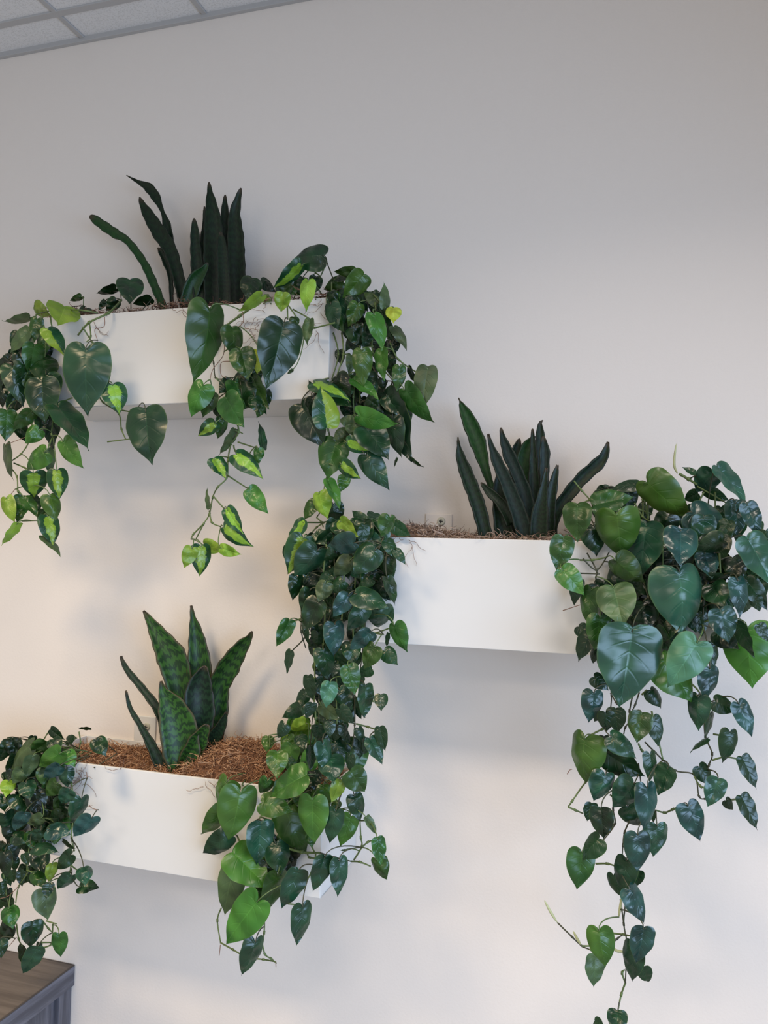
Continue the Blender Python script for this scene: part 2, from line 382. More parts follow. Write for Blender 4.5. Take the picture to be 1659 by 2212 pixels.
snake('sparse snake plant with three long bent leaves, left in the highest planter', 1, 370, [
 ([(1195, 1110, 40), (1165, 1030, 48), (1100, 870, 52), (1035, 730, 48), (960, 620, 46), (895, 550, 44), (830, 515, 62), (740, 455, 62), (670, 405, 48), (640, 392, 10)], .10, -.02, MS_green),
 ([(1345, 1080, 70), (1312, 960, 76), (1262, 760, 78), (1215, 620, 90), (1150, 520, 100), (1070, 390, 78), (1020, 300, 36), (1000, 250, 3)], .09, .0, MS_dark),
 ([(1235, 1110, 18), (1230, 1000, 20), (1222, 830, 26), (1195, 730, 44), (1150, 640, 30), (1130, 618, 3)], .08, .0, MS_dark),
 ([(1235, 640, 40), (1215, 560, 52), (1195, 450, 50), (1162, 350, 18), (1110, 240, 64), (1060, 180, 58), (1000, 148, 22), (950, 120, 6), (905, 94, 2)], .07, .0, MS_dark)], TA)
snake('dense dark snake plant clump of upright leaves in the highest planter', 1, 500, [
 ([(240, 870, 100), (245, 700, 110), (250, 500, 95), (245, 390, 60), (240, 330, 3)], .05, .0, MS_dark),
 ([(170, 870, 90), (170, 700, 90), (178, 500, 70), (172, 350, 16), (170, 265, 3)], .06, .0, MS_dark),
 ([(300, 870, 100), (298, 650, 100), (295, 420, 70), (292, 280, 34), (294, 195, 3)], .07, .0, MS_dark),
 ([(365, 870, 90), (362, 650, 100), (356, 450, 92), (350, 320, 64), (370, 220, 34), (388, 155, 3)], .08, .0, MS_dark),
 ([(225, 870, 100), (222, 650, 110), (222, 400, 104), (215, 280, 72), (203, 180, 28), (198, 118, 3)], .10, .0, MS_dark),
 ([(150, 860, 70), (135, 700, 80), (118, 520, 58), (112, 400, 40), (108, 335, 3)], .11, .0, MS_dark),
 ([(60, 860, 70), (85, 780, 90), (120, 700, 84), (170, 640, 40), (190, 600, 3)], .12, .0, MS_green),
 ([(290, 870, 70), (285, 700, 70), (275, 500, 50), (268, 420, 3)], .13, .0, MS_dark)], TB)
snake('dark blue-green snake plant with fanned leaves in the middle-height planter', 2, 1130, [
 ([(720, 1150, 60), (718, 800, 60), (715, 500, 62), (728, 430, 40), (737, 388, 3)], .04, .0, MS_dark),
 ([(775, 1150, 80), (765, 750, 80), (775, 560, 120), (800, 450, 90), (842, 372, 5)], .05, .0, MS_green),
 ([(890, 1150, 90), (895, 700, 92), (890, 460, 74), (885, 330, 42), (886, 280, 14), (906, 258, 2)], .06, .0, MS_dark),
 ([(880, 1150, 100), (850, 850, 90), (840, 620, 64), (834, 430, 30), (830, 318, 3)], .08, .0, MS_dark),
 ([(912, 1150, 60), (915, 700, 56), (918, 500, 68), (912, 420, 42), (908, 372, 4)], .09, .0, MS_blue),
 ([(800, 1150, 110), (790, 850, 96), (730, 660, 84), (660, 500, 80), (620, 390, 36), (603, 310, 3)], .11, .0, MS_blue),
 ([(790, 1150, 120), (740, 950, 110), (660, 740, 90), (580, 560, 72), (535, 440, 28), (513, 358, 3)], .14, .0, MS_blue),
 ([(640, 1150, 130), (612, 950, 120), (592, 750, 84), (600, 650, 40), (610, 590, 4)], .10, .0, MS_dark),
 ([(690, 1000, 90), (610, 860, 70), (520, 770, 52), (460, 705, 3)], .12, .0, MS_dark),
 ([(505, 1130, 84), (445, 880, 96), (365, 660, 90), (318, 530, 62), (302, 440, 14), (296, 378, 2)], .12, .0, MS_dark),
 ([(640, 900, 50), (555, 770, 34), (500, 630, 50), (440, 420, 108), (375, 260, 96), (328, 160, 40), (315, 130, 6), (300, 97, 2)], .07, .0, MS_green),
 ([(950, 1150, 62), (960, 850, 72), (985, 690, 52), (1010, 580, 3)], .12, .0, MS_dark),
 ([(970, 1120, 50), (985, 960, 74), (1060, 830, 84), (1180, 680, 84), (1290, 580, 84), (1345, 510, 60), (1372, 415, 3)], .10, .0, MS_dark),
 ([(870, 1150, 130), (880, 950, 120), (905, 780, 60), (930, 600, 4)], .15, .0, MS_dark)], TE)
snake('broad green snake plant with dark banded leaves in the lowest planter', 3, 420, [
 ([(1170, 1000, 130), (1180, 700, 140), (1190, 440, 138), (1172, 260, 84), (1152, 150, 28), (1142, 78, 3)], .06, .0, MS_band),
 ([(1270, 940, 90), (1290, 720, 140), (1310, 560, 120), (1370, 440, 128), (1440, 330, 84), (1488, 270, 34), (1505, 232, 3)], .07, .0, MS_band),
 ([(1130, 900, 80), (1082, 640, 120), (1060, 500, 160), (1020, 380, 168), (950, 260, 100), (890, 160, 36), (858, 110, 3)], .085, .0, MS_band),
 ([(1130, 1010, 110), (1170, 860, 165), (1190, 720, 180), (1190, 590, 160), (1208, 500, 100), (1225, 440, 8)], .11, .0, MS_bandd),
 ([(1225, 950, 50), (1270, 880, 80), (1320, 800, 60), (1352, 715, 4)], .10, .0, MS_bandd),
 ([(1015, 1100, 66), (998, 850, 72), (950, 710, 48), (848, 570, 36), (765, 470, 30), (728, 400, 12), (725, 380, 3)], .13, .0, MS_bandd),
 ([(985, 1090, 70), (912, 930, 54), (842, 800, 28), (778, 690, 20), (752, 585, 3)], .15, .0, MS_bandd),
 ([(1090, 1130, 100), (1085, 960, 215), (1062, 800, 215), (1020, 680, 150), (975, 590, 46), (962, 530, 4)], .16, .0, MS_band),
 ([(1085, 1110, 60), (1130, 1000, 120), (1190, 880, 110), (1240, 790, 20)], .15, .0, MS_band)], TH)

# ------------------------------------------------------------------ philodendrons
OUT = [(0, .11), (.045, .045), (.15, .0), (.27, .025), (.355, .12), (.38, .26), (.375, .40), (.33, .55), (.245, .69), (.145, .81), (.06, .905), (.018, .965), (0, 1)]
MID = [.11, .12, .14, .165, .205, .29, .42, .56, .70, .815, .905, .962, 1]
def leafmesh(asp, curl, kind, cache={}):
    key = (asp, curl, kind)
    if key in cache: return cache[key]
    rs = [0, .05, .25, .5, .75, .92, 1]; V, F, U = [], [], []; n = len(OUT)
    O2 = list(OUT)
    if curl in (1, 3): O2[:3] = [(0, .05), (.05, .018), (.15, .0)]
    M2 = list(MID)
    if curl in (1, 3): M2[:4] = [.05, .065, .095, .14]
    oc = smooth_path([Vector((a, b, 0)) for a, b in O2], 2); mc = smooth_path([Vector((0, m, 0)) for m in M2], 2); n = len(oc)
    fold, droop, arch, wave = [(.10, .55, .28, .010), (.34, .55, .16, .016), (-.12, .35, .40, .012), (.20, .25, .10, .02), (.05, .95, .55, .015)][curl]
    for sd in (1, -1):
        b0 = len(V)
        for i in range(n):
            for r in rs:
                x = oc[i].x * r * asp / .76; y = mc[i].y + (oc[i].y - mc[i].y) * r; a = abs(x)
                z = fold * a - droop * a * a * 1.6 - arch * (y - .35) ** 2 + wave * r * r * math.sin(y * 17 + sd * 1.3 + curl) + .012 * math.sin(r * 3.1) * math.cos(i * 1.5)
                V.append(Vector((sd * x, y, z))); U.append((.5 + sd * .5 * r, i / (n - 1)))
        m = len(rs)
        for i in range(n - 1):
            for j in range(m - 1):
                q = b0 + i * m + j; f = (q, q + 1, q + m + 1, q + m); F.append(f if sd > 0 else f[::-1])
    off = Vector((0, .11, 0)); V = [v - off for v in V]
    me = bpy.data.meshes.new('philodendron_leaf'); me.from_pydata([tuple(v) for v in V], [], F)
    ul = me.uv_layers.new(name='UVMap')
    for li, l in enumerate(me.loops): ul.data[li].uv = U[l.vertex_index]
    me.materials.append(ML[kind]); me.shade_smooth(); b = bmesh.new(); b.from_mesh(me); bmesh.ops.remove_doubles(b, verts=b.verts, dist=1e-5); b.to_mesh(me); b.free()
    cache[key] = me; return me
def inbox(v, mrg=.004):
    for x, z in BX.values():
        if x - mrg < v.x < x + W + mrg and z - mrg < v.z < z + H + mrg and v.y > -D - mrg: return v.y + D + mrg
    return 0
def place(bx, by, tx, ty, wpx, kind, depth):
    for it in range(5):
        B = un(bx, by, depth); T = un(tx, ty, depth); B = B + (B - T) * .02; T = T + (T - B) * .02; mpp = ((B + T) / 2 - CAM).dot(FV) / FPX
        Wd = wpx * mpp * 1.1; L = (T - B).length; ratio = Wd / L; roll = 0; vd = (CAM - (B + T) / 2).normalized(); asp = .76
        rr = random.Random(int(bx * 7 + by * 13 + tx)); sg = 1 if rr.random() < .5 else -1
        if ratio < .76:
            asp = next(a for a in (.52, .64, .76) if a >= ratio * .999); roll = sg * min(1.15, math.acos(min(1, ratio / asp)))
        else:
            Lt = min(Wd / .76, L * 2.2); dz = math.sqrt(max(0, Lt * Lt - L * L)) * (1 if rr.random() < .65 or depth < .1 else -1)
            T = T + (CAM - T).normalized() * dz
        Y = (T - B).normalized(); Z = (vd - Y * vd.dot(Y)).normalized()
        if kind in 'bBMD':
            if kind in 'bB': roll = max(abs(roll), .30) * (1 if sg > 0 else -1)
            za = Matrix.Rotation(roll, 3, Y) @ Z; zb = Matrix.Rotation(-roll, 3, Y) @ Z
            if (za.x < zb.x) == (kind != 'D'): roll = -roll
        Z = Matrix.Rotation(roll, 3, Y) @ Z; X = Y.cross(Z); L = (T - B).length
        sx = L if ratio < .76 else min(L, Wd / .76 * 1.0)
        org = B + Y * (.11 * L)
        M = Matrix(((X.x * sx, Y.x * L, Z.x * L, org.x), (X.y * sx, Y.y * L, Z.y * L, org.y), (X.z * sx, Y.z * L, Z.z * L, org.z), (0, 0, 0, 1)))
        me = leafmesh(asp, rr.choice([0, 0, 1, 1, 2, 3, 4]), kind)
        push = 0
        for v in list(me.vertices)[::5]:
            q = M @ v.co; push = max(push, inbox(q), q.y + .004)
        if push <= 0: break
        depth += push + .003
    return me, M, L, depth
def parse(txt):
    stems, leaves = [], []; tile = (0, 0, 1)
    for ln in txt.strip().split('\n'):
        ln = ln.strip()
        if not ln: continue
        if ln[0] == '@': tile = tuple(float(a) for a in ln[1:].split()); continue
        for e_ in ln.split(';'):
            e_ = e_.strip()
            if not e_: continue
            a = e_.split()
            if a[0] == 'S':
                nums = [float(v) for v in a[2:]]
                stems.append((a[1], [(tile[0] + nums[i] / tile[2], tile[1] + nums[i + 1] / tile[2]) for i in range(0, len(nums), 2)]))
            else:
                n5 = [float(v) for v in a[:5]]
                leaves.append((tile[0] + n5[0] / tile[2], tile[1] + n5[1] / tile[2], tile[0] + n5[2] / tile[2], tile[1] + n5[3] / tile[2], n5[4] / tile[2], a[5], int(a[6]) if len(a) > 6 else 1))
    return stems, leaves
def rimpx(p, rim): return p.z > rim
def philodendron(label, box_i, root_px, txt, d0=.235, fillers=(), roots=()):
    stems, leaves = parse(txt); rim = BX[box_i][1] + H; rt = un(root_px, 1000, .13)
    base = Vector((min(max(rt.x, BX[box_i][0] + .04), BX[box_i][0] + W - .04), -.13, rim - .02))
    t = thing('trailing_philodendron', label, 'trailing plant', base, 'trailing heart-leaf plants in the planters')
    rr = random.Random(len(label)); samples = []
    for kd, px in stems:
        P = []
        for i, (x, y) in enumerate(px):
            p = un(x, y, d0 + .012 * math.sin(i * 1.7 + x))
            if p.z > rim + .004: p = un(x, y, min(d0, .15))
            elif kd in 'pP' : p = un(x, y, d0 + .02)
            P.append(p)
        sp = smooth_path(P, 6); samples += [(q, 0) for q in sp]; V, F = [], []
        r = {'s': .0017, 'k': .0026, 'd': .0014, 'p': .0008, 'P': .0022, 'w': .0016}[kd]
        if kd == 'P': tube(V, F, sp, (lambda u: .0003 + .0021 * math.sin(math.pi * min(1, max(0, u))) ** .7), 1, 7)
        else: tube(V, F, sp, r, r * .75, 7)
        for i in range(0, len(sp) - 1, 6):
            if kd in 'skdw' and i > 0:                            # swollen nodes
                tube(V, F, [sp[i] - (sp[i + 1] - sp[i]).normalized() * .003, sp[i], sp[i] + (sp[i + 1] - sp[i]).normalized() * .003], r * 1.35, r * 1.35, 7)
        org = P[0]; o = mesh_obj('vine_stem', [v - org for v in V], F, {'s': M_stem, 'k': M_stem, 'd': M_stemd, 'p': M_root, 'P': M_bud, 'w': M_stem}[kd], t); o.location = org - base
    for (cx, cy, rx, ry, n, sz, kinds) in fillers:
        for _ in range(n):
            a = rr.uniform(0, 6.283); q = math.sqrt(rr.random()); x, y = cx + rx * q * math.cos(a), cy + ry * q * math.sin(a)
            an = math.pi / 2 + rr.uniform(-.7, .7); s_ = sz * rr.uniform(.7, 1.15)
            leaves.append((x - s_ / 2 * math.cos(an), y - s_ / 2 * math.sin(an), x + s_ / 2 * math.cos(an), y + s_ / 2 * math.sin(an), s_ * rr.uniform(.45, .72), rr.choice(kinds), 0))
    items = []
    for (bx, by, tx, ty, wp, kd, lay) in leaves:
        dep = d0 + (lay - .6) * .026 + rr.uniform(-.007, .007)
        if lay == 0: dep = d0 - .012 + rr.uniform(-.01, .008)
        if min(un(bx, by, .14).z, un(tx, ty, .14).z) > rim + .004: dep = .10 + lay * .035 + rr.uniform(-.01, .03)
        me, M, L, dep = place(bx, by, tx, ty, wp, kd, dep); items.append((L * wp, me, M, L, kd))
    items.sort(key=lambda i_: -i_[0]); rest = items[100:]; Ti = Matrix.Translation(-base)
    for area_, me, M, L, kd in items[:100]:
        o = bpy.data.objects.new('leaf', me); C.objects.link(o); o.parent = t; o.matrix_basis = Ti @ M
        b0 = M.translation.copy(); Y = (M.col[1].to_3d()).normalized(); Zv = (M.col[2].to_3d()).normalized()
        best = None
        for q, _ in samples:
            v = q - b0; dl = v.length; cost = dl + (.05 if q.z < b0.z - .01 else 0) + max(0, v.normalized().dot(Y)) * .04 if dl > .004 else 0.02
            if best is None or cost < best[0]: best = (cost, q, dl)
        reach = min(.11, max(.035, L * .9))
        if b0.z > rim - .012 and not (best and best[2] < .05): end = Vector((b0.x + (base.x - b0.x) * .25, -.12, rim - .005)); hd = min(.06, (end - b0).length * .6)
        elif best and best[2] < .14: end = best[1]; hd = best[2]
        else: end = b0 - Y * reach * .6 + Vector((rr.uniform(-.012, .012), .016, reach * .25)); hd = reach
        c1 = b0 - Y * hd * .35 - Zv * .004; c2 = end.lerp(b0, .25) + Vector((0, 0, hd * .12))
        P = [b0, c1, c2, end]
        pts = []
        for i in range(8):
            u = i / 7; q = P[0] * (1 - u) ** 3 + P[1] * 3 * u * (1 - u) ** 2 + P[2] * 3 * u * u * (1 - u) + P[3] * u ** 3
            pu = inbox(q, .003)
            if pu > 0: q = q - Vector((0, pu, 0))
            if q.y > -.003: q.y = -.003
            pts.append(q)
        V, F = [], []; tube(V, F, pts, .0010, .0013, 5)
        pt = mesh_obj('petiole', [v - b0 for v in V], F, M_pet if kd in 'glYvhGuM' else M_stemd, o)
        pt.matrix_parent_inverse = M.inverted(); pt.location = b0
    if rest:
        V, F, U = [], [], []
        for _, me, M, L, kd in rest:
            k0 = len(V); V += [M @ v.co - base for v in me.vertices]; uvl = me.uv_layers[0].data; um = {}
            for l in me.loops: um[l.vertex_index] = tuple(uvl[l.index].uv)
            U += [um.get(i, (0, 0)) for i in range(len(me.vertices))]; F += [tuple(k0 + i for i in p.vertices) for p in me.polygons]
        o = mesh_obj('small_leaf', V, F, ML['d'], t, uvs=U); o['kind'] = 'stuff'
    if roots:
        V, F = [], []
        for (cx, cy, rx, ry, n) in roots:
            for _ in range(n):
                x, y = cx + rr.uniform(-rx, rx), cy + rr.uniform(-ry, ry); an = rr.uniform(0, 6.28); pts = []
                for k_ in range(8):
                    dep = D + .0035 + .002 * rr.random(); q = un(x, y, dep); pts.append(q); an += rr.uniform(-.9, .9); x += 6 * math.cos(an); y += 6 * math.sin(an) + 2
                tube(V, F, pts, .0005, .0003, 4)
        o = mesh_obj('aerial_roots', [v - base for v in V], F, M_root, t); o['kind'] = 'stuff'
    return t
#PLANTS
philodendron('variegated trailing vine over the left end of the highest planter', 1, 150, '''
@ 0 350 3.318
S k 870 990 780 1080 640 1150 560 1240; S s 700 1080 560 1060 400 1060 260 1090; S s 260 1090 200 1300 160 1500 130 1700
S s 300 1100 330 1300 300 1500 240 1700; S p 750 1110 745 1180 680 1200 700 1280; S s 640 1150 650 1250 620 1290; S s 590 1180 660 1290 740 1400 690 1640; S s 360 1100 380 1200 450 1260
235 1025 345 1105 85 l 2; 470 1030 418 1158 235 l 2; 590 962 500 1008 45 g; 230 1120 25 1190 60 u; 215 1200 60 1365 85 u
845 905 693 965 62 d; 935 835 925 1008 172 d 2; 1090 975 950 1022 70 d 0; 840 985 760 1070 88 d; 755 990 700 1065 40 d; 600 1060 715 1105 45 d; 610 1040 550 1100 45 d
335 1180 465 1370 115 h 2; 270 1110 240 1290 85 g; 617 1291 609 1808 300 T 3; 745 1455 757 1610 60 g; 803 1579 860 1798 165 v 2
60 1400 70 1640 140 D 1; 150 1340 180 1560 110 d; 250 1300 210 1520 140 g 2; 300 1390 335 1570 180 d 1; 180 1420 120 1660 110 d 2; 370 1530 340 1700 110 d 1; 5 1440 5 1640 60 D; 100 1345 95 1440 70 D 0; 230 1230 130 1370 60 u; 200 1500 130 1720 140 g 2; 330 1500 330 1760 180 d 2; 310 1200 300 1380 110 g 1
@ 0 800 3.318
S s 130 -60 200 150 230 330 210 500 150 600 70 670 120 760 130 870 160 900; S s 330 80 380 300 370 460 400 480; S s 690 150 740 230 850 310 870 420 900 490; S w 770 512 930 492
S s 870 285 970 305; S s 160 900 240 990 290 1070; S s 100 665 180 700 230 735; S p 180 480 50 530; S p 110 850 60 910; S s 290 1070 310 1170; S s 160 1080 290 1075; S s 520 195 400 245
80 -60 170 240 160 d 2; 220 60 185 200 80 d; 300 50 315 375 215 d 2; 10 90 5 265 80 D; 50 280 40 510 135 g 2; 235 285 95 430 100 g 2; 60 265 110 320 50 D; 400 235 640 560 165 d 2; 370 270 370 570 120 D 1; 290 310 300 440 95 d 1
290 418 180 525 130 G 2; 330 575 160 710 130 G 2; 345 550 370 740 85 u 1; 440 490 580 700 120 G 2; 35 520 65 785 42 u; 240 722 245 925 178 v 2; 405 700 425 920 135 v 2; 355 880 410 1075 118 G 2
40 900 95 1090 90 l 2; 160 895 125 1085 110 g 1; 200 900 290 1010 100 d; 170 905 270 1045 80 g 2; 130 1090 15 1260 62 l 2; 340 1030 390 1255 130 v 2; 310 1180 445 1315 52 u 2; 330 1000 270 1080 70 g
1040 262 1075 667 258 T 3; 150 1000 120 1090 60 g; 395 240 330 340 70 d 0; 15 100 -30 250 80 d
''', fillers=[(55, 850, 55, 90, 14, 60, 'Dd'), (60, 780, 50, 60, 8, 50, 'Dd')], roots=[(205, 700, 10, 12, 2)])
philodendron('variegated vine hanging down the front centre of the highest planter', 1, 520, '''
@ 380 350 2.765
S k 480 850 380 920 290 990 200 1108; S d 200 1108 225 1200 240 1290 320 1290 380 1280; S s 240 1290 330 1390 350 1500; S s 660 840 720 925; S s 700 880 790 930; S s 665 840 668 940
S p 395 890 400 960 330 1010; S p 290 1090 280 1160 220 1240 205 1300; S p 320 1190 270 1200 270 1270 300 1290; S s 950 960 830 990 760 1000
215 830 148 1318 205 g 3; 340 975 350 1165 120 g 2; 385 1110 432 1300 145 g 2; 497 1122 490 1262 95 Y 1; 650 945 550 1352 238 T 3; 710 925 700 1000 62 g 1; 800 933 778 1092 60 u 1
170 1315 75 1518 128 G 2; 215 1370 152 1525 92 g 1; 290 1395 400 1582 145 g 2; 240 1430 270 1540 70 d 0; 285 1525 260 1655 70 g 1; 240 1555 132 1643 85 v 2; 400 1285 480 1492 150 d 1; 350 1300 410 1480 120 g 1; 455 1285 548 1475 80 g 1; 330 1300 260 1380 90 d 0
460 683 430 818 118 d 2; 525 790 383 905 65 l 2; 555 800 470 845 40 l 1; 500 708 592 775 62 D; 700 1240 665 1270 20 u
640 775 628 897 100 l 2; 725 715 600 790 85 g 1; 430 1260 330 1390 90 d 0; 470 1330 510 1470 110 d 1
@ 380 850 2.765
S s 355 150 375 230 330 300 310 400 305 500 250 560 220 620 200 720 165 780 120 870; S s 310 490 430 568; S s 220 610 290 690; S s 200 700 215 770 268 795; S s 165 780 105 840 90 870; S w 350 210 400 240; S s 370 290 470 322; S s 345 310 360 345 440 360
520 335 503 168 45 d; 355 210 262 372 50 u; 345 348 517 490 112 v 2; 485 322 485 420 60 g 2; 225 385 303 505 92 v 2; 430 565 548 716 98 G 2; 300 683 398 840 85 v 2; 272 790 438 922 95 v 2; 200 690 180 565 18 u
160 905 285 935 78 l 1; 262 922 385 963 65 l 2; 100 915 50 1045 85 l 3; 155 898 152 1093 112 v 2; 395 20 400 90 60 d; 470 10 480 110 80 d
''', fillers=[(550, 860, 30, 40, 5, 45, 'dg')], roots=[(555, 690, 18, 30, 12), (565, 735, 14, 12, 10), (400, 678, 22, 10, 4)])
philodendron('bushy variegated vine over the right end of the highest planter', 1, 700, '''
@ 380 350 2.765
S d 940 700 890 570; S w 880 560 880 640 860 690; S s 780 620 860 680; S k 900 800 960 870 975 900 950 990; S s 940 1020 970 1150 930 1300; S s 990 1020 1000 1150 960 1300 1000 1400; S s 1130 770 1190 850 1180 1000 1180 1150 1300 1310
S d 1150 1180 1220 1290 1300 1310; S s 1280 1080 1330 1180 1460 1270; S s 1100 1350 1100 1440; S s 930 720 930 860; S s 1050 900 1100 1100 1060 1400 1080 1600; S s 1180 790 1240 860; S s 1180 1100 1120 1110; S d 1250 900 1300 1000 1290 1100
895 555 683 567 142 d 2; 765 605 595 775 88 v 2; 760 682 740 775 85 d; 790 695 768 882 85 l 3; 840 680 820 790 78 d 1; 1010 715 875 765 90 g 1; 1080 650 942 660 60 g 2; 1130 665 1000 815 125 G 3; 1020 680 940 712 40 g
1250 880 1256 715 58 u 2; 1210 850 1120 768 60 u; 1300 862 1300 950 88 Y 2; 920 835 958 1002 90 T 2; 970 770 985 998 135 T 1; 1090 840 1030 985 92 G 1; 1080 775 1030 870 90 d 1; 1180 893 1245 1115 98 G 3; 1225 880 1290 1060 75 d 1; 1300 975 1387 1112 58 u
1170 960 1120 1110 80 t 2; 1050 985 1120 1105 120 d 2; 1110 1105 1120 1330 112 G 3; 1225 1110 1240 1305 75 G 2; 1270 1120 1275 1280 75 D 1; 1050 1145 1040 1275 55 u; 1340 1210 1325 1370 78 g 2; 1505 1215 1470 1480 125 u 2; 1350 1340 1522 1565 110 g 2; 1388 1220 1438 1328 32 u
810 1310 1040 1400 85 v 2; 900 1340 1050 1450 125 d 1; 905 1592 868 1338 148 h 3; 1055 1290 1215 1410 72 G 2; 1065 1510 1318 1580 112 G 3; 1240 1370 1395 1785 190 D 1; 1120 1570 1272 1772 165 T 2; 740 1435 885 1705 190 D 1; 800 1390 880 1560 130 D 1; 825 1360 778 1305 25 u
1080 1560 970 1540 90 u 1; 1130 1420 1230 1500 90 d 1; 1330 1440 1405 1560 90 d 0; 1030 1610 940 1655 85 u; 1225 1290 1240 1360 55 t; 1030 1270 1045 1400 70 g; 1140 1410 1210 1460 60 g 2; 1250 1390 1400 1520 120 d 1; 960 1290 1010 1400 80 d; 1330 1580 1400 1500 60 D 0
1150 1250 1190 1400 90 d 1; 1000 940 1050 1080 80 d 0; 1120 920 1170 1050 90 D 0; 640 745 600 790 60 g; 760 745 690 790 70 g; 930 900 1000 1020 60 g 0
@ 380 850 2.765
S s 905 190 925 300 920 420 895 520 880 600; S s 925 310 1000 280; S s 915 420 985 440; S s 1050 180 1060 250; S s 895 520 930 560; S s 780 770 870 770 920 760
960 266 900 512 165 g 1; 1010 290 1178 350 85 v 2; 1120 348 1262 568 132 t 2; 980 415 1095 512 85 v 2; 1012 488 985 587 72 G 1; 905 508 985 685 66 G 2; 850 583 892 748 105 l 2; 835 640 762 755 70 g; 770 755 660 935 72 v 2
1020 225 945 290 90 u 0; 1290 120 1330 380 110 D 1; 1040 170 1120 260 80 u 1; 1210 330 1235 380 40 g; 1320 380 1300 440 14 u; 1395 390 1470 450 10 d
''', d0=.20, fillers=[(790, 720, 65, 110, 22, 48, 'DdD'), (800, 860, 80, 50, 14, 60, 'Dd'), (750, 640, 55, 25, 10, 40, 'dg')], roots=[(690, 665, 14, 12, 6), (680, 710, 14, 10, 5)])
philodendron('dark vine at left end of the middle-height planter, hanging in a long narrow column', 2, 810, '''
@ 380 850 2.765
S d 1240 860 1210 950 1260 940; S d 1230 900 1260 940; S s 900 900 880 1100 890 1300 880 1500 870 1659; S d 940 900 950 1200 900 1400 860 1600; S s 1010 950 1000 1200 980 1500 960 1659; S s 1080 1000 1060 1300 1060 1500 1060 1659
S d 1150 960 1140 1250 1120 1500 1100 1659; S s 700 1360 780 1335 830 1310; S d 700 1530 760 1470 800 1400; S d 745 1170 750 1330 748 1420 775 1520; S s 1180 1430 1240 1440; S s 1170 1440 1280 1400; S s 790 860 840 800 890 770; S w 840 740 870 770 880 800
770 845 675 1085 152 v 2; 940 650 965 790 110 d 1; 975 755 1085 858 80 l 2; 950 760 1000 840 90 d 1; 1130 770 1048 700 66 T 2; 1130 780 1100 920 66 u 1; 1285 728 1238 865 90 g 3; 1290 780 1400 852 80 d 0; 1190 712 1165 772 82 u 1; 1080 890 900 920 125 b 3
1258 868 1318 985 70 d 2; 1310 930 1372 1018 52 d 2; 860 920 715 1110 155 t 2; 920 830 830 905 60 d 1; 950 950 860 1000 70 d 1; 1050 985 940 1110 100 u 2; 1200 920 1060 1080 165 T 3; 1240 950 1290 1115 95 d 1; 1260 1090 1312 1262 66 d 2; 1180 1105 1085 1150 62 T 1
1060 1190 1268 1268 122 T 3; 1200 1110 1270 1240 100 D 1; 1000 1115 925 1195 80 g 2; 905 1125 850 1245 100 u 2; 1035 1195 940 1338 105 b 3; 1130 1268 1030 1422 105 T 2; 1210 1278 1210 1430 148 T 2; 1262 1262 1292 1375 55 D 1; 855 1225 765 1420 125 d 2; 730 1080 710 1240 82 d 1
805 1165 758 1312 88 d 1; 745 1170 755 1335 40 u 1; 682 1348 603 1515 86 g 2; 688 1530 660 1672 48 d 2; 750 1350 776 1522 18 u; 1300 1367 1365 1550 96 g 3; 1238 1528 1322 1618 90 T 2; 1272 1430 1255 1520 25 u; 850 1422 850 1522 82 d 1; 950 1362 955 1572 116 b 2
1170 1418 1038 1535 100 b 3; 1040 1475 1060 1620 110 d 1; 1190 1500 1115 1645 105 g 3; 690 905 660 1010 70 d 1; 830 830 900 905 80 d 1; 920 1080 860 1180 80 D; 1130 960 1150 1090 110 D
@ 400 1300 3.0164
S s 840 300 845 500 840 620 850 760 830 900; S d 920 330 880 520 870 700 880 900; S s 990 400 985 600 990 800; S d 1110 430 1105 620 1105 800 1090 950; S s 1115 795 1190 815 1250 835; S s 1225 650 1190 600; S s 830 420 850 470; S s 940 700 1000 695
900 295 942 512 122 d 2; 802 475 830 652 70 d 2; 850 495 905 622 80 u 1; 945 518 920 692 104 M 3; 1060 408 1110 607 118 g 3; 790 588 718 682 80 d 1; 778 678 622 755 92 d 2; 830 655 790 762 72 T 3; 878 665 1002 772 85 u 2; 1000 560 1090 702 100 t 1
998 688 1096 800 80 T 3; 1175 533 1170 768 96 d 2; 1275 596 1278 707 92 d 2; 1120 615 1166 762 60 D 1; 1268 810 1300 974 76 T 2; 1200 883 1290 1056 96 T 2; 1220 435 1125 472 80 T 1; 650 793 595 892 80 T 3; 870 800 860 900 85 t 2; 942 778 944 882 76 T 3
895 903 927 1112 102 t 3; 820 933 820 1106 66 d 2; 1128 815 1165 920 60 g 2; 1030 800 1040 900 60 g 1; 745 865 770 950 90 u 2; 980 400 958 490 75 d 1; 1075 990 1068 1112 60 T 3; 1000 520 1050 640 90 D 0; 930 600 960 720 80 D 0
1010 390 1060 300 90 u 1; 890 530 870 640 70 u 0
''', fillers=[(745, 1230, 88, 95, 52, 62, 'DdDt'), (725, 1370, 50, 60, 22, 50, 'Dd'), (740, 1480, 60, 70, 22, 46, 'Dd'), (740, 1600, 60, 45, 18, 44, 'dDg'), (790, 1150, 45, 22, 12, 44, 'Dd'), (810, 1250, 28, 80, 14, 58, 'Dd')], roots=[(870, 1175, 25, 10, 6), (850, 1165, 10, 6, 3)])
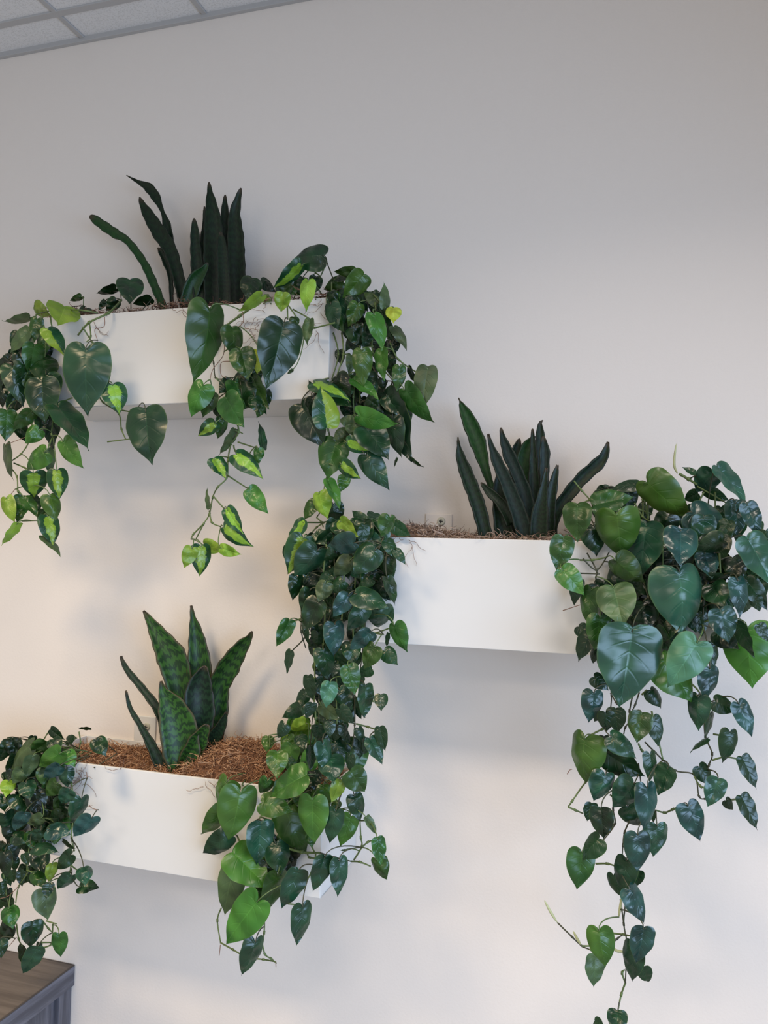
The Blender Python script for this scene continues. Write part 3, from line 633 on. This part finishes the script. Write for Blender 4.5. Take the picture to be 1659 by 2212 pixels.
philodendron('big-leaved blue-green vine spilling over the right end of the middle-height planter', 2, 1450, '''
@ 1160 930 3.3246
S k 1020 310 1090 350 1150 390; S P 1010 310 985 240 1000 95; S w 265 362 320 430 385 500; S s 760 620 760 500 740 440; S s 800 640 795 520 790 450; S s 700 520 760 620 830 660; S s 650 540 740 570 830 600; S d 330 920 430 1000 520 870; S s 310 930 400 930 500 910
S d 360 880 430 1010 420 1050; S d 310 1025 450 1030; S p 185 1293 310 1252; S d 420 1050 470 1300 450 1600 470 1760; S s 830 660 900 850 900 1100 940 1300; S d 700 900 800 1200 850 1400; S s 1280 440 1280 560; S s 1150 400 1360 520; S s 1310 880 1320 1050; S d 1220 1080 1200 1200 1190 1400
S s 940 1300 1080 1450; S d 1240 1090 1350 1050; S s 1200 440 1170 500; S s 400 540 380 500 330 520; S s 520 1600 560 1500
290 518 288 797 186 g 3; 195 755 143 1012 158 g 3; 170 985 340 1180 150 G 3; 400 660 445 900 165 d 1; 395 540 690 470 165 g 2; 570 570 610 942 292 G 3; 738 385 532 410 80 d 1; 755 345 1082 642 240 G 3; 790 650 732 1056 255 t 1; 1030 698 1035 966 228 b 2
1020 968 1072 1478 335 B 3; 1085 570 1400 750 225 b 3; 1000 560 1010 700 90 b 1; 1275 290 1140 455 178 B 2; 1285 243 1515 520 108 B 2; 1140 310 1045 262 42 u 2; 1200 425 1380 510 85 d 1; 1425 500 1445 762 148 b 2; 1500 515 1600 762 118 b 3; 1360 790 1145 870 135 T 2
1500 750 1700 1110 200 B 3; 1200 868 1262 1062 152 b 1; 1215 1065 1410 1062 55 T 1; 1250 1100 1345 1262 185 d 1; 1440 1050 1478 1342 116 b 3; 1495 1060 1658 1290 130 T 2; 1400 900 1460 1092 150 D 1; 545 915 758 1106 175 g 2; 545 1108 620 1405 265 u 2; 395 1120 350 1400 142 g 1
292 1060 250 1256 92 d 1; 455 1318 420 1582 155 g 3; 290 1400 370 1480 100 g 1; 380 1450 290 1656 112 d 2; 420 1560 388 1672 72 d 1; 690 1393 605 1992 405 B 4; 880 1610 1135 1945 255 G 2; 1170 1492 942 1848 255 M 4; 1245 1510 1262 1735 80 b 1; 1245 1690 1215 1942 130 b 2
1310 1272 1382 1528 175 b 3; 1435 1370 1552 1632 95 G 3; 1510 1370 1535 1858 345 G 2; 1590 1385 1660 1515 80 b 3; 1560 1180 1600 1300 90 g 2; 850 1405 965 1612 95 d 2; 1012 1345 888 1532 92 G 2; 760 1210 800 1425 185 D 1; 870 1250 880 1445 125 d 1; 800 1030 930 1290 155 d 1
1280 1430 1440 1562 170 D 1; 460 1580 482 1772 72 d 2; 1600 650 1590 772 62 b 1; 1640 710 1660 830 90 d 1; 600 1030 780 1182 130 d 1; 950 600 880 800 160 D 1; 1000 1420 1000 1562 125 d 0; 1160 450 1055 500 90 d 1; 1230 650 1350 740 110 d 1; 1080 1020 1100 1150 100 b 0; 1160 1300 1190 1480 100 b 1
@ 1160 1430 2.8276
S d 440 110 455 200 450 280; S d 450 190 485 250 520 285; S d 585 200 565 300 570 350 540 400 530 440; S d 625 185 600 260 570 320; S s 640 200 670 170; S s 330 445 400 410 460 390; S d 470 780 465 900 475 990 400 1095; S s 620 500 640 540 670 570; S d 660 490 720 550 840 660 960 690 990 820 1030 835 1065 815
S d 1020 350 1030 460 1070 560 1050 630 1025 715; S s 1070 600 1150 580 1235 595; S s 1075 440 1145 452; S s 1190 842 1232 835; S w 420 605 300 730 215 850 190 885; S s 190 885 235 905 280 925; S s 360 1232 430 1232 482 1248; S s 880 880 830 900 780 920 725 905; S d 575 950 535 1040 525 1120 520 1200; S d 540 1480 530 1600 555 1740 545 1850 540 1960
S d 510 1450 530 1600 540 1670; S s 540 1960 520 1900 535 1880; S s 540 1960 515 2030 495 2125; S P 45 1455 85 1530 125 1592; S d 125 1592 215 1680 275 1735 320 1755; S s 275 1735 330 1735; S d 455 1722 490 1690 525 1665; S w 465 1658 530 1665 590 1678; S P 465 1745 490 1765 540 1770; S P 222 1645 245 1690 270 1730; S P 515 1440 508 1500 500 1558
S d 620 620 635 740; S d 430 560 425 680; S d 455 560 430 670; S s 1050 238 1070 242; S s 940 130 1000 200 1030 340; S p 185 685 200 660 215 655; S s 700 300 770 600; S s 445 810 480 830 480 780; S s 1060 770 1000 760 960 700
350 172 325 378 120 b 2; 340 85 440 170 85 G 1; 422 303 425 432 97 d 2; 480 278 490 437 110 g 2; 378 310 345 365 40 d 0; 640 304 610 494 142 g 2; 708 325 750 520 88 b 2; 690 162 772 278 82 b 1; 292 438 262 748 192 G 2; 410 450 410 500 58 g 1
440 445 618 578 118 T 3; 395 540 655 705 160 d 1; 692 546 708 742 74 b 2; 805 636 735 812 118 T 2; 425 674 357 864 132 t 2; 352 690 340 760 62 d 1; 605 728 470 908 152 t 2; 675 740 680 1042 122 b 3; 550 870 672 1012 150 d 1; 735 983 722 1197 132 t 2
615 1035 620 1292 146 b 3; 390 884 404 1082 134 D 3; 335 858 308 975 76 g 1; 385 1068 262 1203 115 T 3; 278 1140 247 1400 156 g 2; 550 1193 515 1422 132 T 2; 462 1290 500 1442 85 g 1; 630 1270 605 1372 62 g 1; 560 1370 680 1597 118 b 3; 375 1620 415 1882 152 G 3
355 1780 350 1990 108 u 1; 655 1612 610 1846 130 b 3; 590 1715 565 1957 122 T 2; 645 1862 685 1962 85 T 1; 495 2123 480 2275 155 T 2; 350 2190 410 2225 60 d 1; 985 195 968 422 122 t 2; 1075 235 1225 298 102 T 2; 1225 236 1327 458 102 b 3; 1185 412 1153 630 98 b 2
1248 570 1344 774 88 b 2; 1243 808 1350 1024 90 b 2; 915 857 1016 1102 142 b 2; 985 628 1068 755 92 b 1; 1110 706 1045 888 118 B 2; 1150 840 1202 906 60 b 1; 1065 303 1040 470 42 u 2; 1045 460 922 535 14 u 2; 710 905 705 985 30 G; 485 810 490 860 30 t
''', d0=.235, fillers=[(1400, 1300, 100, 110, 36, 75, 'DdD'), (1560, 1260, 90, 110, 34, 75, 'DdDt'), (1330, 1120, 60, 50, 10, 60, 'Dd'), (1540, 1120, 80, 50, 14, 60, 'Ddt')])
philodendron('small dark-leaved vine over the left end of the lowest planter', 3, 130, '''
@ 0 1500 3.106
S s 530 400 450 380 340 360 240 400; S s 520 380 470 330 410 310; S w 290 310 325 250; S w 530 250 540 320 530 360; S s 240 400 150 600 120 800 100 1000; S s 340 400 300 600 250 800 200 1000 180 1180; S s 430 430 480 600 490 800 480 960 500 1050; S p 595 740 620 765 660 775; S p 575 480 585 560; S w 140 1100 190 1180 125 1290 105 1400
S s 20 1180 45 1340 60 1420; S s 180 1180 215 1195 240 1240; S p 125 1285 60 1350 0 1370; S s 480 1150 520 1180; S s 480 1100 470 1190 450 1220; S s 110 1540 125 1640 150 1690; S w 280 1510 325 1570 355 1600; S w 310 1520 380 1540; S s 280 1665 340 1665; S s 290 1700 340 1680 350 1640; S s 355 1540 352 1600; S p 110 1630 60 1690; S s 60 1000 30 1180
335 232 430 305 58 d 2; 215 328 35 500 95 u 1; 440 308 512 290 58 d 1; 640 293 708 407 102 d 2; 605 225 520 230 14 l 1; 415 385 240 505 120 G 2; 405 475 290 565 92 b 3; 320 318 205 395 100 g 1; 350 298 400 392 92 d 1; 220 405 178 560 90 u 2
60 572 40 682 112 l 1; 155 505 80 605 100 u 1; 20 662 30 785 92 d 1; 172 580 200 702 108 t 2; 385 590 298 685 100 g 1; 440 490 450 628 95 t 1; 470 636 406 738 102 t 3; 552 685 500 882 108 T 2; 625 818 493 972 120 b 3; 240 640 250 825 132 D 1
170 788 90 918 92 b 3; 30 798 60 922 112 t 2; 282 828 162 880 75 u 2; 318 900 468 930 112 b 3; 410 790 328 835 60 l 1; 272 918 183 985 70 T 2; 75 945 192 980 85 d 1; 215 1020 383 1035 76 T 3; 60 1000 105 1122 100 D 1; 30 1052 38 1242 82 D 2
482 1068 358 1182 92 T 3; 250 1050 300 1192 120 D 1; 240 1178 292 1292 100 g 1; 352 1130 330 1262 72 l 2; 482 1213 383 1327 88 T 2; 560 1148 572 1265 116 t 3; 528 1290 662 1292 82 d 2; 330 1262 310 1372 98 D 3; 295 1293 332 1514 142 u 2; 5 1258 20 1352 62 d 1
60 1418 85 1562 120 g 2; 85 1530 -10 1650 112 D 1; 0 1638 8 1772 94 T 2; 222 1518 204 1702 128 T 2; 255 1688 153 1884 112 T 3; 150 1680 155 1842 46 G 1; 395 1598 400 1772 94 g 2; 415 980 500 1047 24 u 2; 160 1065 190 1150 50 u 1; 262 1662 262 1742 36 D 1
90 430 60 560 70 d 0; 300 480 320 600 100 d 0; 380 420 340 520 90 g 1; 440 380 500 480 90 G 1; 130 680 150 780 90 d 0; 60 880 80 1000 90 D 1
''', fillers=[(70, 1650, 72, 55, 30, 46, 'Ddg'), (80, 1770, 78, 65, 44, 46, 'DdDg'), (40, 1860, 45, 50, 12, 40, 'Dd'), (15, 1960, 20, 50, 4, 40, 'Dd')], roots=[(170, 1680, 8, 22, 12), (160, 1720, 8, 20, 8), (258, 1662, 6, 6, 3)])
philodendron('fresh green vine with broad leaves over the right end of the lowest planter', 3, 640, '''
@ 400 1300 3.0164
S w 560 1130 480 1170 420 1230; S w 550 870 550 960; S w 545 1145 500 1180 430 1260; S s 640 1000 740 1040 860 1200
545 870 530 972 92 G 1; 692 883 638 1002 100 l 1; 722 930 730 1082 112 G 1; 600 968 598 1147 150 G 3; 795 785 680 850 90 l 1; 1110 878 1130 1135 152 g 2; 945 988 965 1168 180 t 2; 1070 1098 1175 1243 150 g 3; 800 1120 545 1262 165 G 3; 540 1160 478 1262 92 g 1
1012 1155 958 1312 86 l 3; 900 1190 918 1385 92 G 1; 640 1010 620 1100 80 g 1; 860 950 900 1050 90 g 0; 760 1180 700 1300 100 D 0; 830 1100 850 1230 110 D 0
@ 400 1650 3.0164
S s 340 470 370 550 360 590; S k 540 95 480 110 430 170; S k 650 545 760 575 880 580; S d 880 580 980 610 1080 635; S s 1080 635 1140 640 1210 668; S s 1100 625 1150 540 1145 480 1140 380; S s 1150 545 1190 510 1220 500; S s 795 580 810 610 860 615; S s 850 590 840 660 800 750; S w 235 940 210 1020 230 1160; S w 230 1165 310 1210 400 1265
S w 400 1265 510 1275 590 1290; S w 500 1160 520 1240 560 1270 595 1300; S s 515 985 515 1100 500 1160; S s 670 912 715 918; S p 230 1180 222 1250; S w 1135 370 1180 370; S w 520 850 515 950; S s 820 530 845 580; S p 590 1290 592 1325; S s 1010 200 990 300; S s 700 230 760 200; S s 500 330 480 360
275 98 200 312 145 G 1; 262 285 113 502 120 G 1; 368 152 292 528 228 G 3; 482 245 695 305 142 G 3; 290 465 95 615 132 t 2; 495 368 472 662 165 t 2; 640 270 782 605 210 g 1; 828 203 830 532 182 G 3; 985 290 933 527 118 t 3; 1085 328 1008 550 118 G 2
1098 192 1147 377 106 T 2; 1178 342 1250 462 50 u 2; 1252 475 1278 667 86 g 3; 1240 612 1300 770 98 g 2; 912 592 838 838 116 T 3; 1005 608 1008 872 110 t 3; 745 683 630 952 135 t 3; 768 905 742 1197 120 T 3; 465 1136 385 1408 122 T 3; 490 870 238 1192 215 G 3
325 650 235 1002 165 u 1; 300 565 545 808 225 G 2; 610 700 530 988 128 g 2; 520 620 545 795 125 D 1; 585 500 625 725 170 T 1; 480 790 500 932 125 g 1; 820 440 825 542 82 g 1; 1000 235 960 310 80 g 1; 1045 560 1010 565 12 u; 620 640 690 720 90 D 1
''', fillers=[(680, 1610, 70, 60, 22, 55, 'gGdG'), (650, 1720, 80, 50, 10, 55, 'dDg'), (580, 1840, 50, 50, 10, 60, 'dgD')], roots=[(450, 1696, 20, 8, 4)])
